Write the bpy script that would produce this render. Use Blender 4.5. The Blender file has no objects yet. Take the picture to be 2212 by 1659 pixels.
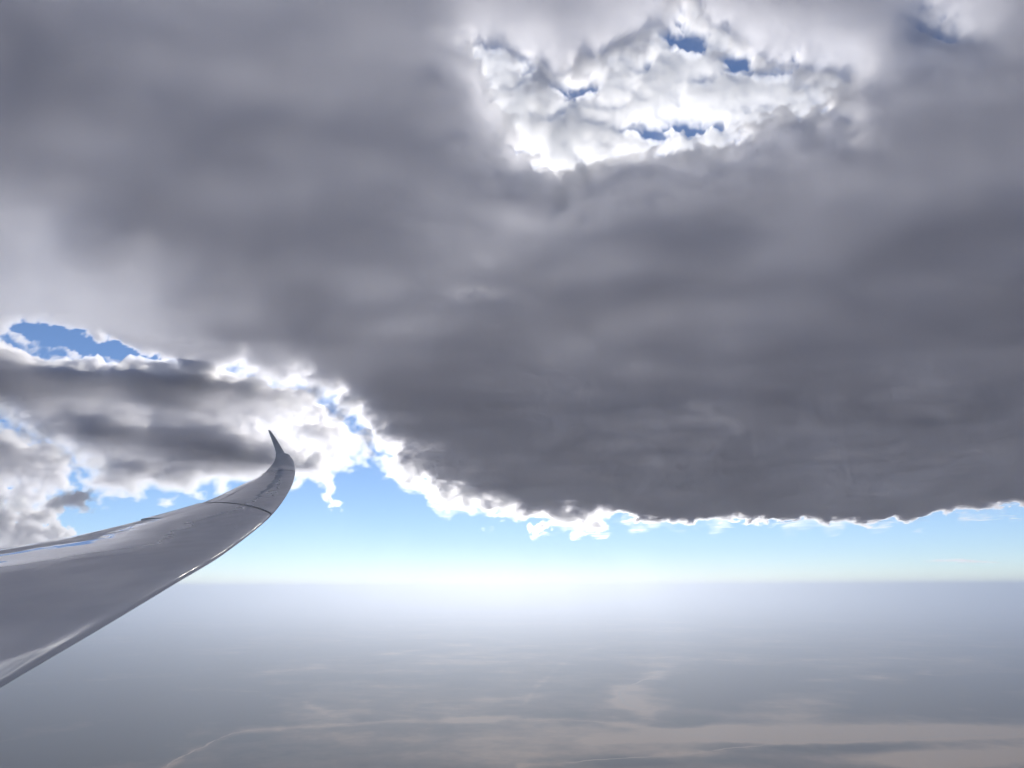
import bpy, bmesh, math, random, time
import numpy as np
from mathutils import Vector, Matrix
R = math.radians
sc = bpy.context.scene
COL = sc.collection

# ------------------------------------------------------------------ camera
FOC, PITCH, ROLL = 3000.0 / 4096.0, 15.1, -0.15       # focal length in picture widths, degrees above level
cam = bpy.data.cameras.new('camera')
cam_ob = bpy.data.objects.new('camera', cam)
COL.objects.link(cam_ob)
cam.sensor_width = 36
cam.lens = 36 * FOC
cam.clip_start, cam.clip_end = 0.1, 3e6
cam_ob.rotation_euler = (Matrix.Rotation(R(90 + PITCH), 3, 'X') @ Matrix.Rotation(R(ROLL), 3, 'Z')).to_euler()
sc.camera = cam_ob

# ------------------------------------------------------------------ sky and sun
SUN_EL, SUN_AZ = R(24), R(0.5)
world = bpy.data.worlds.new('World')
sc.world = world
world.use_nodes = True
nt = world.node_tree
sky = nt.nodes.new('ShaderNodeTexSky')
sky.sky_type = 'NISHITA'
sky.sun_disc = False
sky.sun_elevation, sky.sun_rotation = SUN_EL, SUN_AZ
sky.altitude = 3000
sky.air_density, sky.dust_density, sky.ozone_density = 1.0, 0.2, 2.4
sat = nt.nodes.new('ShaderNodeHueSaturation')
sat.inputs['Saturation'].default_value = 1.02
nt.links.new(sky.outputs[0], sat.inputs['Color'])
tint = nt.nodes.new('ShaderNodeMixRGB')
tint.blend_type = 'MULTIPLY'
tint.inputs[0].default_value = 1.0
tint.inputs[2].default_value = (0.945, 0.962, 1.055, 1)
nt.links.new(sat.outputs[0], tint.inputs[1])
nt.links.new(tint.outputs[0], nt.nodes['Background'].inputs[0])
nt.nodes['Background'].inputs[1].default_value = 0.10
world.cycles.sampling_method = 'NONE'
sun = bpy.data.lights.new('sun', 'SUN')
sun.energy, sun.angle, sun.color = 3.5, R(0.5), (1, 0.95, 0.87)
sun_ob = bpy.data.objects.new('sun', sun)
COL.objects.link(sun_ob)
sdir = Vector((math.sin(SUN_AZ) * math.cos(SUN_EL), math.cos(SUN_AZ) * math.cos(SUN_EL), math.sin(SUN_EL)))
sun_ob.rotation_euler = sdir.to_track_quat('Z', 'Y').to_euler()

sc.view_settings.view_transform = 'Standard'
sc.view_settings.look = 'None'
sc.view_settings.exposure = 0.0
sc.view_settings.gamma = 1.0
cy = sc.cycles
cy.use_denoising = True
cy.denoiser = 'OPENIMAGEDENOISE'
cy.max_bounces, cy.volume_bounces, cy.transparent_max_bounces = 12, 6, 48
cy.use_adaptive_sampling, cy.adaptive_threshold = True, 0.08
cy.sample_clamp_indirect = 6
cy.time_limit = 900

# ------------------------------------------------------------------ helpers
rng = np.random.RandomState(7)
PERM = rng.permutation(4096)
_a = rng.rand(4096) * 2 * np.pi
GRAD = np.stack([np.cos(_a), np.sin(_a)], -1)
_g3 = rng.randn(4096, 3)
GRAD3 = _g3 / np.linalg.norm(_g3, axis=1, keepdims=True)


def perlin(x, y):
    xi = np.floor(x).astype(np.int64); yi = np.floor(y).astype(np.int64)
    xf = x - xi; yf = y - yi
    u = xf ** 3 * (xf * (xf * 6 - 15) + 10); v = yf ** 3 * (yf * (yf * 6 - 15) + 10)
    def g(ix, iy, dx, dy):
        gr = GRAD[PERM[(PERM[ix & 4095] + iy) & 4095]]
        return gr[..., 0] * dx + gr[..., 1] * dy
    a = g(xi, yi, xf, yf); b = g(xi + 1, yi, xf - 1, yf)
    c = g(xi, yi + 1, xf, yf - 1); d = g(xi + 1, yi + 1, xf - 1, yf - 1)
    ab = a + u * (b - a)
    return (ab + v * (c + u * (d - c) - ab)) * 1.5


def perlin3(p):
    i = np.floor(p).astype(np.int64); f = p - i
    w = f ** 3 * (f * (f * 6 - 15) + 10)
    out = 0
    for cx in (0, 1):
        for cyy in (0, 1):
            for cz in (0, 1):
                h = PERM[(PERM[(PERM[(i[..., 0] + cx) & 4095] + i[..., 1] + cyy) & 4095] + i[..., 2] + cz) & 4095]
                gr = GRAD3[h]
                dot = gr[..., 0] * (f[..., 0] - cx) + gr[..., 1] * (f[..., 1] - cyy) + gr[..., 2] * (f[..., 2] - cz)
                out = out + dot * (w[..., 0] if cx else 1 - w[..., 0]) * (w[..., 1] if cyy else 1 - w[..., 1]) * (w[..., 2] if cz else 1 - w[..., 2])
    return out * 1.5


def fbm(x, y, octaves=6, gain=0.5, seed=0.0):
    s = 0; a = 1.0; n = 0
    x, y = 0.89 * x + 0.456 * y + seed * 31.7, -0.456 * x + 0.89 * y - seed * 17.9
    for i in range(octaves):
        s = s + a * perlin(x + 17.3 * i, y - 9.1 * i)
        n += a; a *= gain
        x, y = 2.03 * (0.79 * x - 0.613 * y), 2.03 * (0.613 * x + 0.79 * y)
    return s / n


def sstep(a, b, x):
    t = np.clip((x - a) / (b - a), 0, 1)
    return t * t * (3 - 2 * t)


def np_mesh(name, verts, faces):
    faces = np.asarray(faces); k = faces.shape[1]
    me = bpy.data.meshes.new(name)
    me.vertices.add(len(verts)); me.vertices.foreach_set('co', np.asarray(verts, np.float32).ravel())
    me.loops.add(faces.size); me.loops.foreach_set('vertex_index', faces.ravel().astype(np.int32))
    me.polygons.add(len(faces))
    me.polygons.foreach_set('loop_start', np.arange(0, faces.size, k, dtype=np.int32))
    me.polygons.foreach_set('loop_total', np.full(len(faces), k, np.int32))
    me.update(calc_edges=True)
    me.validate()
    return me


def link(name, me, mat=None, parent=None):
    o = bpy.data.objects.new(name, me)
    COL.objects.link(o)
    if mat: me.materials.append(mat)
    if parent: o.parent = parent
    return o


def tag(o, label=None, cat=None, group=None, kind=None):
    for k, v in (('label', label), ('category', cat), ('group', group), ('kind', kind)):
        if v: o[k] = v
    return o


def new_mat(name):
    m = bpy.data.materials.new(name); m.use_nodes = True
    return m, m.node_tree, m.node_tree.nodes['Principled BSDF']


def volume_mat(name, color, density, g):
    m = bpy.data.materials.new(name); m.use_nodes = True
    t = m.node_tree; t.nodes.clear()
    out = t.nodes.new('ShaderNodeOutputMaterial'); v = t.nodes.new('ShaderNodeVolumePrincipled')
    v.inputs['Color'].default_value = (*color, 1)
    v.inputs['Density'].default_value = density
    v.inputs['Anisotropy'].default_value = g
    t.links.new(v.outputs[0], out.inputs['Volume'])
    return m


# A chart of the sky as surveyed from the cockpit: tangent-plane coordinates about the bearing
# (0, PITCH), 1620 units to the radian, origin at the chart's upper left.
CW, CH, CK = 2212.0, 1659.0, 1620.0
cp, sp = math.cos(R(PITCH)), math.sin(R(PITCH))


def to_chart(x, y, z):
    fwd = y * cp + z * sp; up = -y * sp + z * cp
    f = np.where(fwd > 0.05 * np.sqrt(x * x + y * y + z * z), fwd, np.nan)
    return CW / 2 + CK * x / f, CH / 2 - CK * up / f


def from_chart(u, v):
    a = (u - CW / 2) / CK; b = (CH / 2 - v) / CK
    d = Vector((a, cp - b * sp, sp + b * cp))
    return d                                          # direction with unit forward component


def poly_sd(u, v, pts):
    """signed distance to a closed polygon, positive inside"""
    pts = np.asarray(pts, float)
    d2 = np.full(u.shape, 1e18); inside = np.zeros(u.shape, bool)
    for (x0, y0), (x1, y1) in zip(pts, np.roll(pts, -1, 0)):
        ex, ey = x1 - x0, y1 - y0
        t = np.clip(((u - x0) * ex + (v - y0) * ey) / (ex * ex + ey * ey), 0, 1)
        d2 = np.minimum(d2, (u - x0 - t * ex) ** 2 + (v - y0 - t * ey) ** 2)
        if y1 != y0:
            c = ((y0 > v) != (y1 > v)) & (u < ex * (v - y0) / ey + x0)
            inside ^= c
    d = np.sqrt(d2)
    return np.where(inside, d, -d)


def grid_sample(G, fx, fy):
    """Catmull-Rom sampling of a small table"""
    h, w = G.shape
    fx = np.clip(fx, 0, w - 1.001); fy = np.clip(fy, 0, h - 1.001)
    ix = np.floor(fx).astype(int); iy = np.floor(fy).astype(int); tx = fx - ix; ty = fy - iy
    def wts(t): return (0.5 * (-t + 2 * t * t - t ** 3), 0.5 * (2 - 5 * t * t + 3 * t ** 3), 0.5 * (t + 4 * t * t - 3 * t ** 3), 0.5 * (t ** 3 - t * t))
    wx, wy = wts(tx), wts(ty); s = 0
    for j in range(4):
        for i in range(4):
            s = s + wy[j] * wx[i] * G[np.clip(iy + j - 1, 0, h - 1), np.clip(ix + i - 1, 0, w - 1)]
    return s


def cloud_sheet(name, X, Y, zb, T, mat, wrap=False, rise=None):
    """closed mesh between a cloud base zb and a top zb + T; nothing where T is 0"""
    NA, NE = T.shape
    idx = np.arange(NA * NE).reshape(NA, NE)
    nxt = np.roll(idx, -1, 0) if wrap else idx[1:]
    cur = idx if wrap else idx[:-1]
    q = np.stack([cur[:, :-1], nxt[:, :-1], nxt[:, 1:], cur[:, 1:]], -1).reshape(-1, 4)
    q = np.concatenate([q[:, [0, 1, 2]], q[:, [0, 2, 3]]])           # the same diagonals above and below: the top never dips under the base
    Tf = T.ravel(); q = q[(Tf[q] > 0).any(1)]
    nb = NA * NE
    top = np.where(Tf > 0, np.arange(nb) + nb, np.arange(nb))
    zt = zb + T
    verts = np.concatenate([np.stack([X.ravel(), Y.ravel(), zb.ravel()], -1), np.stack([X.ravel(), Y.ravel(), zt.ravel()], -1)])
    faces = [q, top[q][:, ::-1]]
    lines = [(idx[:, 0], 1), (idx[:, -1], 0)] + ([] if wrap else [(idx[0], 0), (idx[-1], 1)])
    for line, fl in lines:
        l2 = np.roll(line, -1) if wrap else line[1:]
        l1 = line if wrap else line[:-1]
        l = np.stack([l1, l2], -1); l = l[(Tf[l] > 0).any(1)]
        if len(l):
            w = np.concatenate([np.stack([l[:, 0], l[:, 1], top[l[:, 1]]], -1), np.stack([l[:, 0], top[l[:, 1]], top[l[:, 0]]], -1)])
            w = w[(w[:, 0] != w[:, 1]) & (w[:, 1] != w[:, 2]) & (w[:, 0] != w[:, 2])]
            faces.append(w[:, ::-1] if fl else w)
    faces = np.concatenate(faces)
    used = np.zeros(len(verts), bool); used[faces.ravel()] = True
    rm = np.cumsum(used) - 1
    return link(name, np_mesh(name, verts[used], rm[faces]), mat)


# ------------------------------------------------------------------ ground
GROUND_Z = -3000.0
az = np.radians(np.concatenate([np.linspace(-180, -42, 60)[:-1], np.linspace(-42, 42, 640), np.linspace(42, 180, 60)[1:-1]]))
dep = np.radians(np.concatenate([np.geomspace(0.35, 15, 330), np.linspace(15.5, 89.9, 40)]))
A, D = np.meshgrid(az, dep, indexing='ij')
rr = -GROUND_Z / np.tan(D)
GX, GY = rr * np.sin(A), rr * np.cos(A)
gu, gv = to_chart(GX, GY, np.full_like(GX, GROUND_Z))
gu = np.nan_to_num(gu, nan=-9999); gv = np.nan_to_num(gv, nan=-9999)
n1 = fbm(GX / 9000, GY / 9000, 8, 0.55, 1)
n2 = fbm(GX / 2500, GY / 2500, 6, 0.55, 2)
sand = 0.34 + 0.85 * n1 + 0.5 * n2
for (cu, cv, ru, rv, amp) in ((1370, 1505, 75, 30, .55), (1420, 1450, 60, 25, .35), (1700, 1530, 110, 40, .35), (1650, 1590, 500, 18, .35), (2060, 1640, 260, 26, .5),
                              (2000, 1580, 260, 16, .35), (1100, 1505, 110, 25, .25), (1560, 1577, 60, 14, .4), (1300, 1600, 40, 5, .4),
                              (900, 1620, 600, 30, .1), (1620, 1470, 160, 26, -.3), (1800, 1615, 200, 13, -.5), (1380, 1645, 260, 14, -.35), (2050, 1500, 200, 40, -.4),
                              (300, 1500, 350, 130, -.25), (1480, 1560, 60, 10, -.35)):
    e = ((gu - cu) / ru) ** 2 + ((gv - cv) / rv) ** 2 + 1.2 * n2
    sand = sand + amp * np.exp(-np.clip(e, 0, 50)) * 1.7
for line, wd, amp in (([(350, 1659), (385, 1640), (410, 1622), (480, 1595), (520, 1578), (640, 1570), (850, 1557), (1000, 1556), (1100, 1551), (1250, 1555), (1390, 1572), (1500, 1590), (1600, 1601)], 5, .45),
                      ([(1480, 1585), (1600, 1598), (1750, 1598), (1900, 1597), (2050, 1592), (2300, 1588)], 9, .6), ([(1120, 1655), (1280, 1645), (1450, 1632), (1560, 1622), (1680, 1606)], 5, .4),
                      ([(1500, 1440), (1440, 1446), (1410, 1462), (1330, 1490), (1345, 1520), (1400, 1545)], 12, .4), ([(1130, 1520), (1160, 1480), (1230, 1420), (1330, 1380)], 5, .25),
                      ([(660, 1520), (720, 1545), (770, 1556)], 6, .3), ([(800, 1420), (930, 1395), (1010, 1392)], 4, .3), ([(1700, 1480), (1830, 1468), (2000, 1455)], 6, .25)):
    dd = np.full(gu.shape, 1e9)
    for (x0, y0), (x1, y1) in zip(line[:-1], line[1:]):
        ex, ey = x1 - x0, y1 - y0
        tt = np.clip(((gu - x0) * ex + (gv - y0) * ey) / (ex * ex + ey * ey), 0, 1)
        dd = np.minimum(dd, np.hypot((gu - x0 - tt * ex) * 0.8, gv - y0 - tt * ey))
    sand = sand + amp * np.exp(-(dd / (wd * (1 + 1.2 * n2))) ** 2) * np.clip(0.7 + 1.5 * n2, 0.1, 1.4)
me_q = np.arange(A.size).reshape(A.shape)
nx = np.roll(me_q, -1, 0)
q = np.stack([me_q[:, :-1], me_q[:, 1:], nx[:, 1:], nx[:, :-1]], -1).reshape(-1, 4)
gm = np_mesh('ground', np.stack([GX.ravel(), GY.ravel(), np.full(GX.size, GROUND_Z)], -1), q)
at = gm.attributes.new('sand', 'FLOAT', 'POINT'); at.data.foreach_set('value', sand.ravel().astype(np.float32))
m, t, b = new_mat('dry_land')
a_n = t.nodes.new('ShaderNodeAttribute'); a_n.attribute_name = 'sand'
tc = t.nodes.new('ShaderNodeNewGeometry')
nz = t.nodes.new('ShaderNodeTexNoise'); nz.inputs['Scale'].default_value = 0.0011; nz.inputs['Detail'].default_value = 8; nz.inputs['Roughness'].default_value = 0.65
mm = t.nodes.new('ShaderNodeMath'); mm.operation = 'MULTIPLY_ADD'; mm.inputs[1].default_value = 0.95
ramp = t.nodes.new('ShaderNodeValToRGB')
ramp.color_ramp.elements[0].position = 0.2; ramp.color_ramp.elements[0].color = (0.04, 0.034, 0.032, 1)
ramp.color_ramp.elements[1].position = 1.15 if False else 1.0; ramp.color_ramp.elements[1].color = (0.52, 0.37, 0.24, 1)
e_ = ramp.color_ramp.elements.new(0.55); e_.color = (0.17, 0.125, 0.09, 1)
sub = t.nodes.new('ShaderNodeMath'); sub.operation = 'SUBTRACT'; sub.inputs[1].default_value = 0.46
t.links.new(tc.outputs['Position'], nz.inputs['Vector'])
t.links.new(nz.outputs[0], mm.inputs[0]); t.links.new(a_n.outputs['Fac'], mm.inputs[2])
t.links.new(mm.outputs[0], sub.inputs[0]); t.links.new(sub.outputs[0], ramp.inputs[0])
t.links.new(ramp.outputs[0], b.inputs['Base Color'])
b.inputs['Roughness'].default_value = 1.0; b.inputs['Specular IOR Level'].default_value = 0.0
tag(link('ground', gm, m), 'dry hazy brown plain far below the aircraft', None, None, 'structure')

m, t, b = new_mat('pale_dirt')
nz = t.nodes.new('ShaderNodeTexNoise'); nz.inputs['Scale'].default_value = 0.004
ramp = t.nodes.new('ShaderNodeValToRGB')
ramp.color_ramp.elements[0].color = (0.34, 0.26, 0.18, 1); ramp.color_ramp.elements[1].color = (0.60, 0.47, 0.34, 1)
tc = t.nodes.new('ShaderNodeNewGeometry')
t.links.new(tc.outputs['Position'], nz.inputs['Vector']); t.links.new(nz.outputs[0], ramp.inputs[0]); t.links.new(ramp.outputs[0], b.inputs['Base Color'])
b.inputs['Roughness'].default_value = 1.0; b.inputs['Specular IOR Level'].default_value = 0.0
DIRT = m


def ground_strip(name, pts, width, label, seed):
    """an irregular strip on the plain along a line of chart points"""
    P = []
    for u, v in pts:
        d = from_chart(u, v); k = GROUND_Z / d.z
        P.append((d.x * k, d.y * k))
    P = np.array(P); s = np.linspace(0, len(P) - 1, 30 * len(P))
    G = P.T
    xs = grid_sample(G[:1], s, np.zeros_like(s)) if False else np.interp(s, range(len(P)), P[:, 0])
    ys = np.interp(s, range(len(P)), P[:, 1])
    k = np.ones(31) / 31
    xs = np.convolve(np.pad(xs, 15, mode='edge'), k, 'valid'); ys = np.convolve(np.pad(ys, 15, mode='edge'), k, 'valid')
    dx, dy = np.gradient(xs), np.gradient(ys); L = np.hypot(dx, dy) + 1e-6; nxx, nyy = -dy / L, dx / L
    wig = fbm(xs / 1500, ys / 1500, 5, 0.55, seed) * 260
    xs = xs + nxx * wig; ys = ys + nyy * wig
    w = width * np.clip(0.55 + 1.3 * fbm(xs / 700, ys / 700, 5, 0.6, seed + 3), 0.12, 2)
    w *= np.clip(np.minimum(s, s[-1] - s) * 2, 0.05, 1)
    v1 = np.stack([xs + nxx * w, ys + nyy * w, np.full_like(xs, GROUND_Z + 2)], -1)
    v2 = np.stack([xs - nxx * w, ys - nyy * w, np.full_like(xs, GROUND_Z + 2)], -1)
    n = len(xs); i = np.arange(n - 1)
    o = link(name, np_mesh(name, np.concatenate([v1, v2]), np.stack([i + n, i + n + 1, i + 1, i], -1)), DIRT)
    return tag(o, label, None, None, 'structure')


ground_strip('dirt_road', [(350, 1659), (385, 1640), (410, 1622), (480, 1595), (520, 1578), (640, 1570), (850, 1557), (1000, 1556), (1100, 1551), (1250, 1555), (1390, 1572), (1500, 1590), (1600, 1601)], 36,
             'pale dirt road winding across the plain from the lower left', 1)
ground_strip('dry_riverbed', [(1480, 1585), (1600, 1600), (1750, 1601), (1900, 1600), (2050, 1594), (2230, 1588)], 60, 'broad pale dry riverbed at the lower right', 2)
ground_strip('dirt_track', [(1120, 1655), (1280, 1645), (1450, 1632), (1560, 1622), (1680, 1606)], 34, 'faint pale track along the lower edge of the plain', 3)
ground_strip('dry_gully', [(1440, 1446), (1410, 1462), (1330, 1490), (1345, 1520), (1400, 1540)], 60, 'pale sandy gully running up towards the horizon', 4)

# ------------------------------------------------------------------ haze over the plain
HAZE_TOP = 220.0
S = 5.2e5
hv = [(x, y, z) for z in (GROUND_Z - 1, HAZE_TOP) for y in (-S, S) for x in (-S, S)]
hm = bpy.data.meshes.new('haze')
hm.from_pydata(hv, [], [(0, 2, 3, 1), (4, 5, 7, 6), (0, 1, 5, 4), (2, 6, 7, 3), (0, 4, 6, 2), (1, 3, 7, 5)])
HAZE = volume_mat('haze_air', (0.985, 0.945, 0.88), 2.4e-5, 0.795)           # pale dust that scatters forwards ...
t = HAZE.node_tree
pv = next(n for n in t.nodes if n.type == 'PRINCIPLED_VOLUME'); ov = next(n for n in t.nodes if n.type == 'OUTPUT_MATERIAL')
air = t.nodes.new('ShaderNodeVolumePrincipled'); add = t.nodes.new('ShaderNodeAddShader')
air.inputs['Color'].default_value = (0.43, 0.645, 1.0, 1)                   # ... in blue air that scatters all round
air.inputs['Density'].default_value = 1.2e-5
air.inputs['Anisotropy'].default_value = 0.0
t.links.new(pv.outputs[0], add.inputs[0]); t.links.new(air.outputs[0], add.inputs[1]); t.links.new(add.outputs[0], ov.inputs['Volume'])
tag(link('haze', hm, HAZE), 'pale blue haze filling the air over the plain', None, None, 'stuff')

# ------------------------------------------------------------------ clouds
BASE = 450.0                                            # cloud base above the aircraft
SC = BASE / 1000
DENS = 0.022 / SC
DECK_DENS = 0.05 / SC
SHEET = volume_mat('overcast_vapour', (0.984, 0.981, 1.0), DECK_DENS, 0.6)
GAP_VAPOUR = volume_mat('bright_cloud_vapour', (1, 1, 1), DECK_DENS * 0.65, 0.6)
CLOUD = volume_mat('cloud_vapour', (0.984, 0.981, 1.0), DENS, 0.6)

# thickness soundings of the overcast: brightness of the layer seen from below, on the chart
LUM = np.array([
 [ 98,104,108,110,110,112,116,124,136,146,146,145,146,148,170,172,145],
 [104,108,110,112,112,112,115,128,180,165,190,190,165,155,170,205,140],
 [112,112,112,112,112,112,118,137,215,200,245,240,235,215,145,138,124],
 [118,118,116,115,115,115,118,130,180,235,215,195,190,152,134,125,118],
 [140,125,118,116,116,116,119,128,152,152,144,136,134,128,120,114,108],
 [205,165,135,122,118,116,118,138,146,136,128,126,124,118,110,104,100],
 [238,228,205,150,130,122,130,134,126,117,115,114,114,110,104, 98, 95],
 [240,235,225,195,145,126,120,114,110,109,108,112,112,108,104, 98, 95],
 [240,240,235,225,215,165,110,101,102,105,105,108,105,103,100, 97, 95],
 [240,240,240,240,240,240,155,108,105,102,105,105,105,105,105,105,108],
 [240,240,240,240,240,240,215,150,112,105,101,101,105,114,124,120,120],
 [240,240,240,240,240,240,240,220,150,112,104,104,108,114,118,120,120]], float)
TAU = np.interp(LUM, [95, 105, 115, 125, 140, 165, 190, 215, 240, 255], [3.0, 2.85, 2.75, 2.6, 2.35, 2.0, 1.65, 1.3, 0.95, 0.5])

az = np.radians(np.concatenate([np.linspace(-180, -41, 90)[:-1], np.linspace(-41, 41, 760), np.linspace(41, 180, 90)[1:-1]]))
el = np.radians(np.concatenate([np.linspace(3.4, 12, 170), np.linspace(12.08, 46, 250), np.linspace(47, 89.5, 40)]))
A, E = np.meshgrid(az, el, indexing='ij')
r = BASE / np.tan(E)
X, Y = r * np.sin(A), r * np.cos(A)
u, v = to_chart(X, Y, np.full_like(X, BASE))
u0 = np.nan_to_num(u, nan=-5000.0); v0 = np.nan_to_num(v, nan=-5000.0)

f_big = fbm(X / (1600 * SC), Y / (1600 * SC), 8, 0.52, 4)
f_mid = fbm(X / (520 * SC), Y / (520 * SC), 7, 0.55, 5)
f_fin = fbm(X / (170 * SC), Y / (170 * SC), 5, 0.6, 6)
wu = fbm(u0 / 150, v0 / 110, 3, 0.45, 7) * 60
wv = fbm(u0 / 150, v0 / 110, 3, 0.45, 8) * 44
f_sm = fbm(X / (1600 * SC), Y / (1600 * SC), 3, 0.45, 4)
uw, vw = u0 + wu, v0 + wv
ltau = grid_sample(np.log(TAU), uw / 138.25, vw / 104)
# the layer carries on, much the same, outside the surveyed part
out = np.maximum(np.maximum(-u0 - 40, u0 - CW - 40), -v0 - 60)
k = sstep(0, 260, out)
ltau = ltau * (1 - k) + k * (math.log(3.2) + 1.3 * f_big)
tau = np.exp(ltau + 0.03 * f_mid + 0.20 * fbm(u0 / 210, v0 / 130, 4, 0.45, 16))
# holes and the far edge
DECK = [(-3000, 560), (-400, 690), (0, 728), (150, 770), (310, 788), (400, 794), (470, 802), (520, 806), (560, 824), (650, 828), (708, 850),
        (758, 895), (812, 945), (845, 992), (885, 1030), (960, 1072), (1080, 1104), (1180, 1114), (1290, 1134), (1330, 1116), (1420, 1122), (1560, 1126), (1700, 1126),
        (1850, 1128), (1960, 1122), (2030, 1116), (2110, 1098), (2212, 1096), (2700, 1080), (5000, 1050), (5000, -9000), (-3000, -9000)]
chart_n = fbm(u0 / 60, v0 / 42, 6, 0.6, 9)
bill = 0.5 - 1.5 * np.abs(fbm(u0 / 85, v0 / 60, 5, 0.55, 10))
sd = poly_sd(u0, v0, DECK) + chart_n * np.interp(u0, [1250, 1400], [46, 24]) + 18 * bill - 4 + 6 * f_mid
front = ~np.isnan(u)
edge_w = np.interp(u0, [0, 450, 560, 900, 1310, 1345, 2212], [20, 22, 44, 42, 36, 10, 7])
edge = sstep(-0.8, 1.2, sd / edge_w) ** 2.2
edge = np.where(front, edge, 1.0)
side = sstep(7500 * SC, 6000 * SC, r + 1200 * SC * f_big)                     # and it ends some way off to the sides and behind
edge = np.where(out > 260, side, edge * np.where(out > 0, np.maximum(side, 1 - k), 1))
tau = tau * np.clip(edge, 0, 1) - 0.004 * (1 - edge)
HOLE = [(1036, 115), (1110, 156), (1200, 185), (1290, 165), (1390, 140), (1440, 60), (1485, 45), (1530, 95), (1570, 125), (1650, 165), (1740, 182), (1825, 190), (1800, 226), (1740, 262),
        (1660, 262), (1600, 300), (1540, 330), (1430, 338), (1330, 334), (1260, 364), (1200, 388), (1150, 330), (1090, 260), (1060, 190)]
sdh = poly_sd(u0, v0, HOLE) + chart_n * 85 + bill * 44 - 10 + 30 * fbm(u0 / 160, v0 / 120, 3, 0.5, 14)
tau = tau * (1 - 0.3 * sstep(-110, -5, sdh)) * (1 - 0.96 * sstep(-18, 16, sdh)) * np.exp(0.7 * (chart_n + 0.3 * bill) * sstep(-150, -30, sdh))
BLUE = [(22, 706), (50, 690), (110, 698), (170, 712), (230, 732), (300, 758), (380, 782), (330, 780), (270, 778), (220, 772), (180, 764), (150, 752), (120, 745), (85, 738), (55, 724)]
sdb = poly_sd(u0, v0, BLUE) + 26 * chart_n + 14 * fbm(u0 / 28, v0 / 20, 4, 0.55, 15)
tau = tau * (1 - sstep(-14, 5, sdb)) - 0.3 * sstep(-3, 6, sdb)
GAPS = [  # other openings and thin places: centre, half sizes on the chart, depth
    (2035, 95, 60, 40, 0.6), (1850, 330, 60, 50, 0.5), (1045, 668, 70, 22, 0.35)]
for cu, cv, ru, rv, dp in GAPS:
    e = ((u0 - cu) / ru) ** 2 + ((v0 - cv) / rv) ** 2 + 2.4 * chart_n + 1.5 * fbm(u0 / 26, v0 / 18, 4, 0.55, 17)
    tau = tau - dp * np.exp(-np.clip(e, -0.4, 40)) * sstep(-6, 1, -np.log(np.maximum(tau, 1e-3)))
thin = np.exp(-np.clip(tau, 0, 50) / 2.5)
rag = np.clip(sstep(820, 900, v0), 0.12, 1)
tau = tau + thin * rag * (1.5 * chart_n + 1.0 * bill - 0.1 + 0.2 * f_fin) * edge * (1 - 0.9 * sstep(-10, 25, sdh))
T = np.where(tau > 0.004, tau, 0) / DECK_DENS
zb = BASE + SC * 45 * f_sm * np.clip(tau / 2.6, 0, 1)
deck = tag(cloud_sheet('cloud', X, Y, zb, T, SHEET, wrap=True), 'huge dark grey cloud sheet with a bright torn gap overhead', 'cloud')
# its torn fringe: thinner vapour reaching past the edges of the dense part
VEIL = volume_mat('thin_cloud_vapour', (1, 1, 1), DENS * 0.22, 0.6)
near = np.maximum(sstep(90, 30, np.abs(sd + 6)) * front, sstep(75, 25, np.abs(sdh))) * (out < 0)
c2 = fbm(u0 / 55, v0 / 38, 5, 0.48, 60); c3 = fbm(u0 / 110, v0 / 70, 4, 0.5, 61)
tv_ = near * np.clip(0.10 + 0.7 * c2 + 0.5 * c3, 0, 1) ** 1.6 * sstep(-34, -6, sd) * np.interp(u0, [350, 550, 1290, 1380], [0.0, 1, 1, 0.2])
Tv = np.where(tv_ > 0.003, tv_, 0) / (DENS * 0.22)
zv = BASE - SC * 30 + SC * (40 * c3 + 90 * f_big) - 0.35 * Tv
fr = cloud_sheet('fringe', X, Y, zv, Tv, VEIL, wrap=True)
fr.parent = deck; fr['kind'] = 'stuff'

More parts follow.
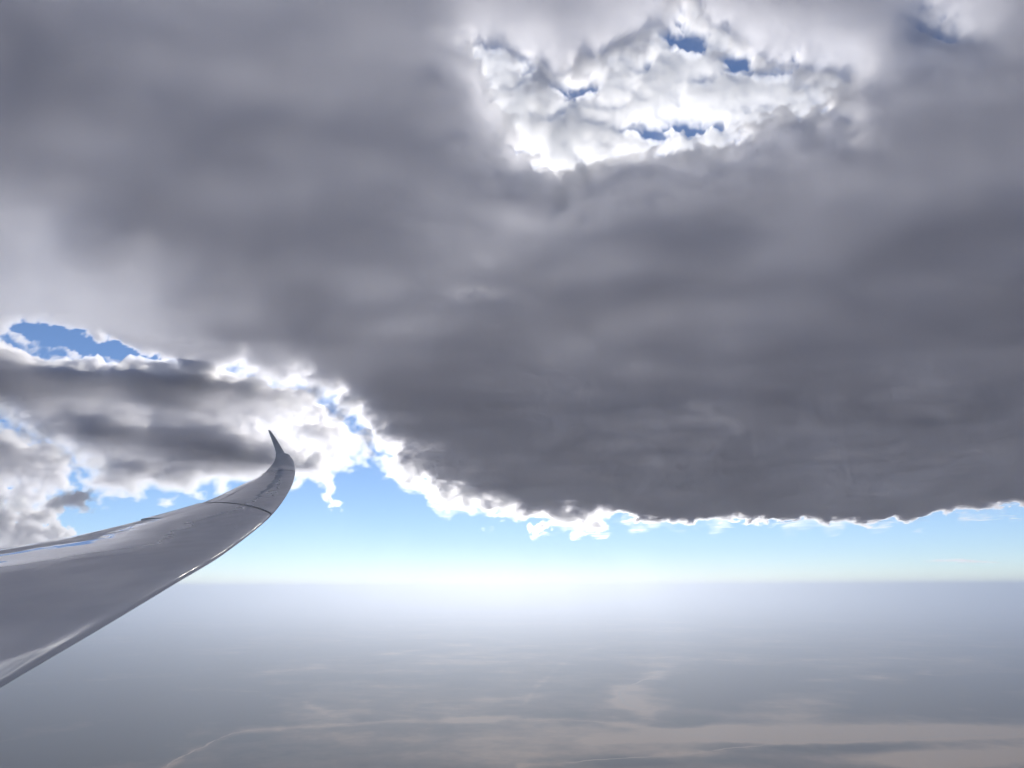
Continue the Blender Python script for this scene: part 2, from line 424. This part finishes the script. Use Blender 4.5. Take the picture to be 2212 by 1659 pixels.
# ---- smaller clouds, each a closed body over its own base
def small_cloud(label, base, poly, blobs, tau0, seed, edge_w=44, rag=24, grain=55, puff=0.7, step=0.11, mat=CLOUD, dens=DENS, hang=16, veil=True, slant=0.0):
    pp = [from_chart(a_, b_) for a_, b_ in poly]
    azs = [math.degrees(math.atan2(d.x, d.y)) for d in pp]
    els = [math.degrees(math.atan2(d.z, math.hypot(d.x, d.y))) for d in pp]
    m_ = rag * 0.04 + 0.3
    na = int((max(azs) - min(azs) + 2 * m_) / step); ne = int((max(els) - min(els) + 2 * m_) / (step * 0.75))
    az = np.radians(np.linspace(min(azs) - m_, max(azs) + m_, na))
    el = np.radians(np.linspace(max(min(els) - m_, 0.35), max(els) + m_, ne))
    A, E = np.meshgrid(az, el, indexing='ij')
    r = base / np.tan(E)
    X, Y = r * np.sin(A), r * np.cos(A)
    u, v = to_chart(X, Y, np.full_like(X, base))
    k_ = base / 900
    f_mid = fbm(X / (420 * k_), Y / (420 * k_), 7, 0.55, seed)
    f_fin = fbm(X / (150 * k_), Y / (150 * k_), 5, 0.6, seed + 1)
    cn = fbm(u / grain, v / (grain * 0.72), 6, 0.54, seed + 2)
    bl = 0.5 - 1.5 * np.abs(fbm(u / (grain * 0.9), v / (grain * 0.7), 4, 0.5, seed + 3))
    sd = poly_sd(u, v, poly) + cn * rag
    edge = np.clip(sstep(-0.35 * edge_w, edge_w, sd), 0, 1) ** 1.8
    tau = tau0 + 0 * u
    for cu, cv, ru, rv, amp in blobs:
        tau = tau + amp * np.exp(-(((u - cu + 30 * cn) / ru) ** 2 + ((v - cv - slant * (u - cu) + 22 * cn) / rv) ** 2))
    tau = tau * edge * np.exp(0.12 * f_mid + 0.7 * fbm(u / 120, v / 80, 4, 0.55, seed + 4)) + (puff * cn + puff * bl + 0.15 * puff * f_fin) * edge * np.exp(-tau / 2.5) - 0.004 * (1 - edge)
    T = np.where(tau > 0.004, tau, 0) / dens
    T[0] = T[-1] = 0; T[:, 0] = T[:, -1] = 0
    zb = base + k_ * (hang * f_mid + 0.4 * hang * f_fin) * np.clip(T * dens / 1.8, 0, 1)
    ob = tag(cloud_sheet('cloud', X, Y, zb, T, mat), label, 'cloud')
    if veil:
        c2 = fbm(u / (grain * 0.8), v / (grain * 0.6), 5, 0.5, seed + 5)
        tv = sstep(-1.1 * rag, 0, sd) * sstep(2.2 * edge_w, 0.5 * edge_w, sd) * np.clip(0.12 + 0.75 * c2 + 0.35 * cn, 0, 1) ** 1.6
        tv[0] = tv[-1] = 0; tv[:, 0] = tv[:, -1] = 0
        Tv = np.where(tv > 0.003, tv, 0) / (DENS * 0.22)
        fr = cloud_sheet('fringe', X, Y, base + k_ * hang * f_mid - k_ * 12 - 0.4 * Tv, Tv, VEIL)
        fr.parent = ob; fr['kind'] = 'stuff'
    return ob


small_cloud('broken grey and white cloud bank behind the winglet, left of the dark sheet', 900 * SC,
            [(-700, 660), (-300, 690), (0, 736), (60, 756), (140, 790), (220, 794), (300, 788), (400, 800), (480, 808), (560, 822), (670, 832), (755, 905), (805, 970), (750, 1000), (700, 1030), (640, 1030),
             (560, 1036), (480, 1044), (380, 1062), (320, 1056), (225, 1070), (185, 1050), (200, 1015), (160, 990), (100, 965), (60, 935), (0, 895), (-300, 870), (-700, 860)],
            ((120, 835, 150, 34, 1.2), (300, 830, 140, 36, 1.7), (260, 945, 140, 28, 1.7), (480, 985, 130, 40, 2.1), (360, 880, 140, 30, 0.9), (450, 850, 130, 30, 1.6), (-200, 800, 220, 60, 2.6),
             (40, 860, 80, 22, 1.6), (620, 1012, 90, 10, 1.6), (330, 1020, 60, 16, 1.4), (690, 940, 26, 16, 0.8), (650, 930, 110, 70, -0.45)), 0.7, 11, slant=0.16)
small_cloud('bright white broken cloud filling the torn gap in the dark sheet', 1015 * SC,
            [(1000, 90), (1110, 120), (1200, 150), (1290, 110), (1400, 70), (1440, -20), (1485, -30), (1540, 40), (1600, 90), (1660, 130), (1760, 150), (1860, 165), (1830, 240), (1740, 290),
             (1660, 290), (1600, 330), (1540, 360), (1430, 370), (1330, 370), (1260, 400), (1200, 420), (1130, 350), (1060, 270), (1030, 190)],
            ((1464, 60, 28, 34, -2.2), (1490, 108, 38, 24, -2.4), (1250, 207, 58, 18, -1.9), (1590, 146, 32, 18, -2.2), (1675, 176, 70, 15, -2.4), (1400, 300, 50, 15, -2.4), (1490, 285, 54, 16, -1.4), (1180, 150, 60, 20, -0.5),
             (1380, 235, 60, 40, 0.5), (1250, 300, 70, 30, 0.6), (1560, 220, 70, 25, 0.5), (1100, 250, 50, 60, 0.5), (1700, 230, 60, 25, 0.4), (1430, 160, 70, 30, 0.2), (1210, 340, 60, 40, 0.9), (1290, 325, 60, 16, 0.5)),
            0.75, 71, edge_w=34, rag=26, grain=58, puff=1.15, step=0.075, hang=12, mat=GAP_VAPOUR, dens=DECK_DENS * 0.65)
small_cloud('blue-grey cumulus with white rims at the left edge, above the wing', 860 * SC,
            [(-700, 850), (-200, 880), (0, 902), (60, 928), (115, 955), (152, 985), (160, 1020), (142, 1060), (100, 1085), (50, 1096), (0, 1088), (-700, 1080)],
            ((30, 985, 60, 34, 0.8), (-200, 1000, 170, 50, 1.0)), 0.35, 21, edge_w=34, rag=24, grain=60, puff=1.0, step=0.09)
small_cloud('low white puffy cumulus just above the wing at the left edge', 640 * SC,
            [(-700, 1070), (0, 1080), (40, 1092), (90, 1088), (130, 1074), (165, 1058), (196, 1068), (190, 1086), (150, 1100), (128, 1122), (146, 1150), (150, 1176), (120, 1205), (-700, 1225)],
            ((30, 1140, 60, 22, 0.3), (-200, 1150, 170, 40, 0.5)), 0.3, 26, edge_w=24, rag=20, grain=44, puff=1.0, step=0.07)
small_cloud('small white cloud scrap hanging below the far edge of the dark sheet', 940 * SC,
            [(1146, 1136), (1158, 1128), (1176, 1130), (1186, 1140), (1172, 1144), (1160, 1156), (1152, 1158)], (), 0.35, 31, edge_w=10, rag=9, grain=22, puff=0.4, step=0.035, hang=15)
small_cloud('thin white cloud wisp trailing down beside the winglet', 800 * SC,
            [(690, 1034), (716, 1034), (714, 1062), (722, 1080), (732, 1090), (714, 1092), (704, 1070)], (), 0.22, 41, edge_w=18, rag=12, grain=26, puff=0.45, step=0.035, hang=15)
STREAK = volume_mat('faint_cloud_vapour', (1, 1, 1), 0.002, 0.6)
small_cloud('faint flat cloud streak low over the right horizon', 620.0,
            [(1970, 1216), (2020, 1211), (2060, 1209), (2110, 1213), (2175, 1218), (2120, 1220), (2040, 1217)], (), 0.10, 51, edge_w=7, rag=3, grain=30, puff=0.05, step=0.05, mat=STREAK, dens=0.002, hang=5, veil=False)

# ------------------------------------------------------------------ the glider's wing
m, t, b = new_mat('white_gelcoat')
b.inputs['Base Color'].default_value = (0.72, 0.72, 0.74, 1)
b.inputs['Roughness'].default_value = 0.06
b.inputs['IOR'].default_value = 1.55
b.inputs['Coat Weight'].default_value = 1.0
b.inputs['Coat IOR'].default_value = 2.2
b.inputs['Coat Roughness'].default_value = 0.015
tc = t.nodes.new('ShaderNodeTexCoord'); mp = t.nodes.new('ShaderNodeMapping'); mp.inputs['Scale'].default_value = (6, 0.6, 6)
nz = t.nodes.new('ShaderNodeTexNoise'); nz.inputs['Scale'].default_value = 1.0; nz.inputs['Detail'].default_value = 2
bp = t.nodes.new('ShaderNodeBump'); bp.inputs['Strength'].default_value = 0.5; bp.inputs['Distance'].default_value = 0.012
t.links.new(tc.outputs['Object'], mp.inputs[0]); t.links.new(mp.outputs[0], nz.inputs['Vector']); t.links.new(nz.outputs[0], bp.inputs['Height'])
t.links.new(bp.outputs[0], b.inputs['Normal']); t.links.new(bp.outputs[0], b.inputs['Coat Normal'])
GEL = m
m, t, b = new_mat('dark_joint_seal')
b.inputs['Base Color'].default_value = (0.06, 0.06, 0.065, 1); b.inputs['Roughness'].default_value = 0.6
SEAL = m


def px(u_, v_, y):
    d = from_chart(u_ / 4096 * CW, v_ / 4096 * CW)
    return d * (y / d.y)


def le_at(u_, v_):
    """where the sight line meets the vertical plane of the leading edge, which runs out at a slight angle"""
    d = from_chart(u_ / 4096 * CW, v_ / 4096 * CW)
    return d * (-0.935 / (d.x + 0.15 * d.y))


# leading and trailing edge, root to tip
EDGE = []
for (lu, lv, tu, tv, y) in ((-900, 3310, -4200, 2900, None), (-500, 3050, -2600, 2640, None), (0, 2744, -1500, 2436, None), (434, 2489, -700, 2304, None), (700, 2330, -100, 2211, None), (912, 2200, 380, 2126, None),
                            (1086, 2058, 790, 2016, None), (1162, 1950, 965, 1938, 6.88), (1180, 1885, 1048, 1895, 7.58), (1173, 1843, 1094, 1846, 7.80), (1157, 1816, 1103, 1813, 7.90)):
    le = le_at(lu, lv) if y is None else px(lu, lv, y)
    te = px(tu, tv, le.y); te = px(tu, tv, le.y + 0.15 * (te.x - le.x))
    EDGE.append((np.array(le), np.array(te)))
    if 0: print('ST', le, te, (te - le).length)
LEA = np.array([e[0] for e in EDGE]); TEA = np.array([e[1] for e in EDGE])


def spline(P, s):
    n = len(P); s = min(max(s, 0), n - 1 - 1e-6); i = int(s); f = s - i
    p0 = P[i - 1] if i > 0 else 2 * P[0] - P[1]
    p1, p2 = P[i], P[i + 1]
    p3 = P[i + 2] if i + 2 < n else 2 * P[-1] - P[-2]
    return 0.5 * (2 * p1 + (p2 - p0) * f + (2 * p0 - 5 * p1 + 4 * p2 - p3) * f * f + (3 * p1 - p0 - 3 * p2 + p3) * f ** 3)


def profile(x):
    """upper and lower ordinates of the aerofoil at chord fraction x"""
    th = 0.155 * x ** 0.55 * (1 - x) ** 0.65 * 0.85 + 0.002 * min(1, x * 20)
    cb = 0.03 * 4 * x * (1 - x)
    return cb + th, cb - th


def section(s, xs, grow=0.0, turn=0.0, hinge=0.82, L=LEA, T_=TEA, thick=1.0):
    le, te = spline(L, s), spline(T_, s)
    d = (spline(L, s + 0.02) + spline(T_, s + 0.02)) - (spline(L, s - 0.02) + spline(T_, s - 0.02))
    ch = te - le; c = np.linalg.norm(ch); cx = ch / c
    nrm = np.cross(d, ch); nrm /= np.linalg.norm(nrm)
    if nrm[2] < 0 and abs(nrm[2]) > abs(nrm[0]): nrm = -nrm
    pts = []
    for x, side in xs:
        yu, yl = profile(x)
        y = (yu if side > 0 else yl) * thick + grow * side
        X_ = x
        if turn:
            dx, dy = x - hinge, y
            X_ = hinge + dx * math.cos(turn) + dy * math.sin(turn); y = -dx * math.sin(turn) + dy * math.cos(turn)
        pts.append(le + cx * (X_ * c) + nrm * (y * c))
    return pts


def cosx(a, b_, n): return [a + (b_ - a) * (1 - math.cos(math.pi * i / (n - 1))) / 2 for i in range(n)]


def loft(name, s0, s1, n, x0, x1, mat, parent, nx_=22, label=None, **kw):
    up = cosx(x0, x1, nx_)
    xs = [(x, 1) for x in reversed(up)] + [(x, -1) for x in (up[1:] if x0 == 0 else up)]
    rings = [section(s0 + (s1 - s0) * i / (n - 1), xs, **kw) for i in range(n)]
    k = len(xs); verts = [p for rg in rings for p in rg]; faces = []
    for i in range(n - 1):
        for j in range(k):
            j2 = (j + 1) % k
            faces.append((i * k + j, i * k + j2, (i + 1) * k + j2, (i + 1) * k + j))
    faces.append(tuple(range(k))[::-1]); faces.append(tuple(range((n - 1) * k, n * k)))
    me = bpy.data.meshes.new(name); me.from_pydata([tuple(p) for p in verts], [], faces); me.update()
    bm = bmesh.new(); bm.from_mesh(me); bmesh.ops.recalc_face_normals(bm, faces=bm.faces)
    for f in bm.faces: f.smooth = len(f.verts) == 4
    for e in bm.edges:
        if len(e.link_faces) == 2 and e.calc_face_angle(0) > 0.7: e.smooth = False
    bm.to_mesh(me); bm.free()
    o = link(name, me, mat, parent)
    if label: o['label'] = label
    return o


wing = bpy.data.objects.new('glider_wing', None)
COL.objects.link(wing)
tag(wing, 'glossy white glider wing curving up from the left edge to its winglet', 'wing')
H_ = 0.80
g = 0.018
loft('inner_panel', 0.0, 6.0 - g, 90, 0, H_, GEL, wing)
loft('outer_panel', 6.0 + g, 8.0 - g, 50, 0, H_, GEL, wing)
loft('tip_panel', 8.0 + g, 10.0, 40, 0, 1.0, GEL, wing, nx_=28)
for a_, b__ in ((0.0, 5.35), (5.38, 5.97), (6.02, 7.98)):
    fl = loft('flaperon', a_, b__, 60, H_ + 0.006, 1.0, GEL, wing, nx_=10, hinge=H_, turn={5.38: -0.10}.get(a_, -0.02))
for s_ in (6.0, 8.0):
    loft('joint_seal', s_ - 0.05, s_ + 0.05, 4, 0.004, 0.97, SEAL, wing, grow=-0.006)
loft('hinge_seal', 0.0, 7.97, 90, H_ - 0.03, H_ + 0.05, SEAL, wing, nx_=6, grow=-0.006)
# winglet: its own leading and trailing edge, from inside the tip upwards
WL = []
for (lu, lv, tu, tv, y) in ((1142, 1826, 1104, 1826, 7.89), (1138, 1811, 1103, 1810, 7.90), (1120, 1779, 1096, 1785, 7.93), (1102, 1749, 1084, 1752, 7.96), (1084, 1723, 1076, 1730, 7.99), (1077, 1717, 1072, 1718, 7.995)):
    WL.append((np.array(px(lu, lv, y)), np.array(px(tu, tv, y))))
loft('winglet', 0.0, 5.0, 40, 0, 1.0, GEL, wing, nx_=18, L=np.array([w_[0] for w_ in WL]), T_=np.array([w_[1] for w_ in WL]), thick=0.75)
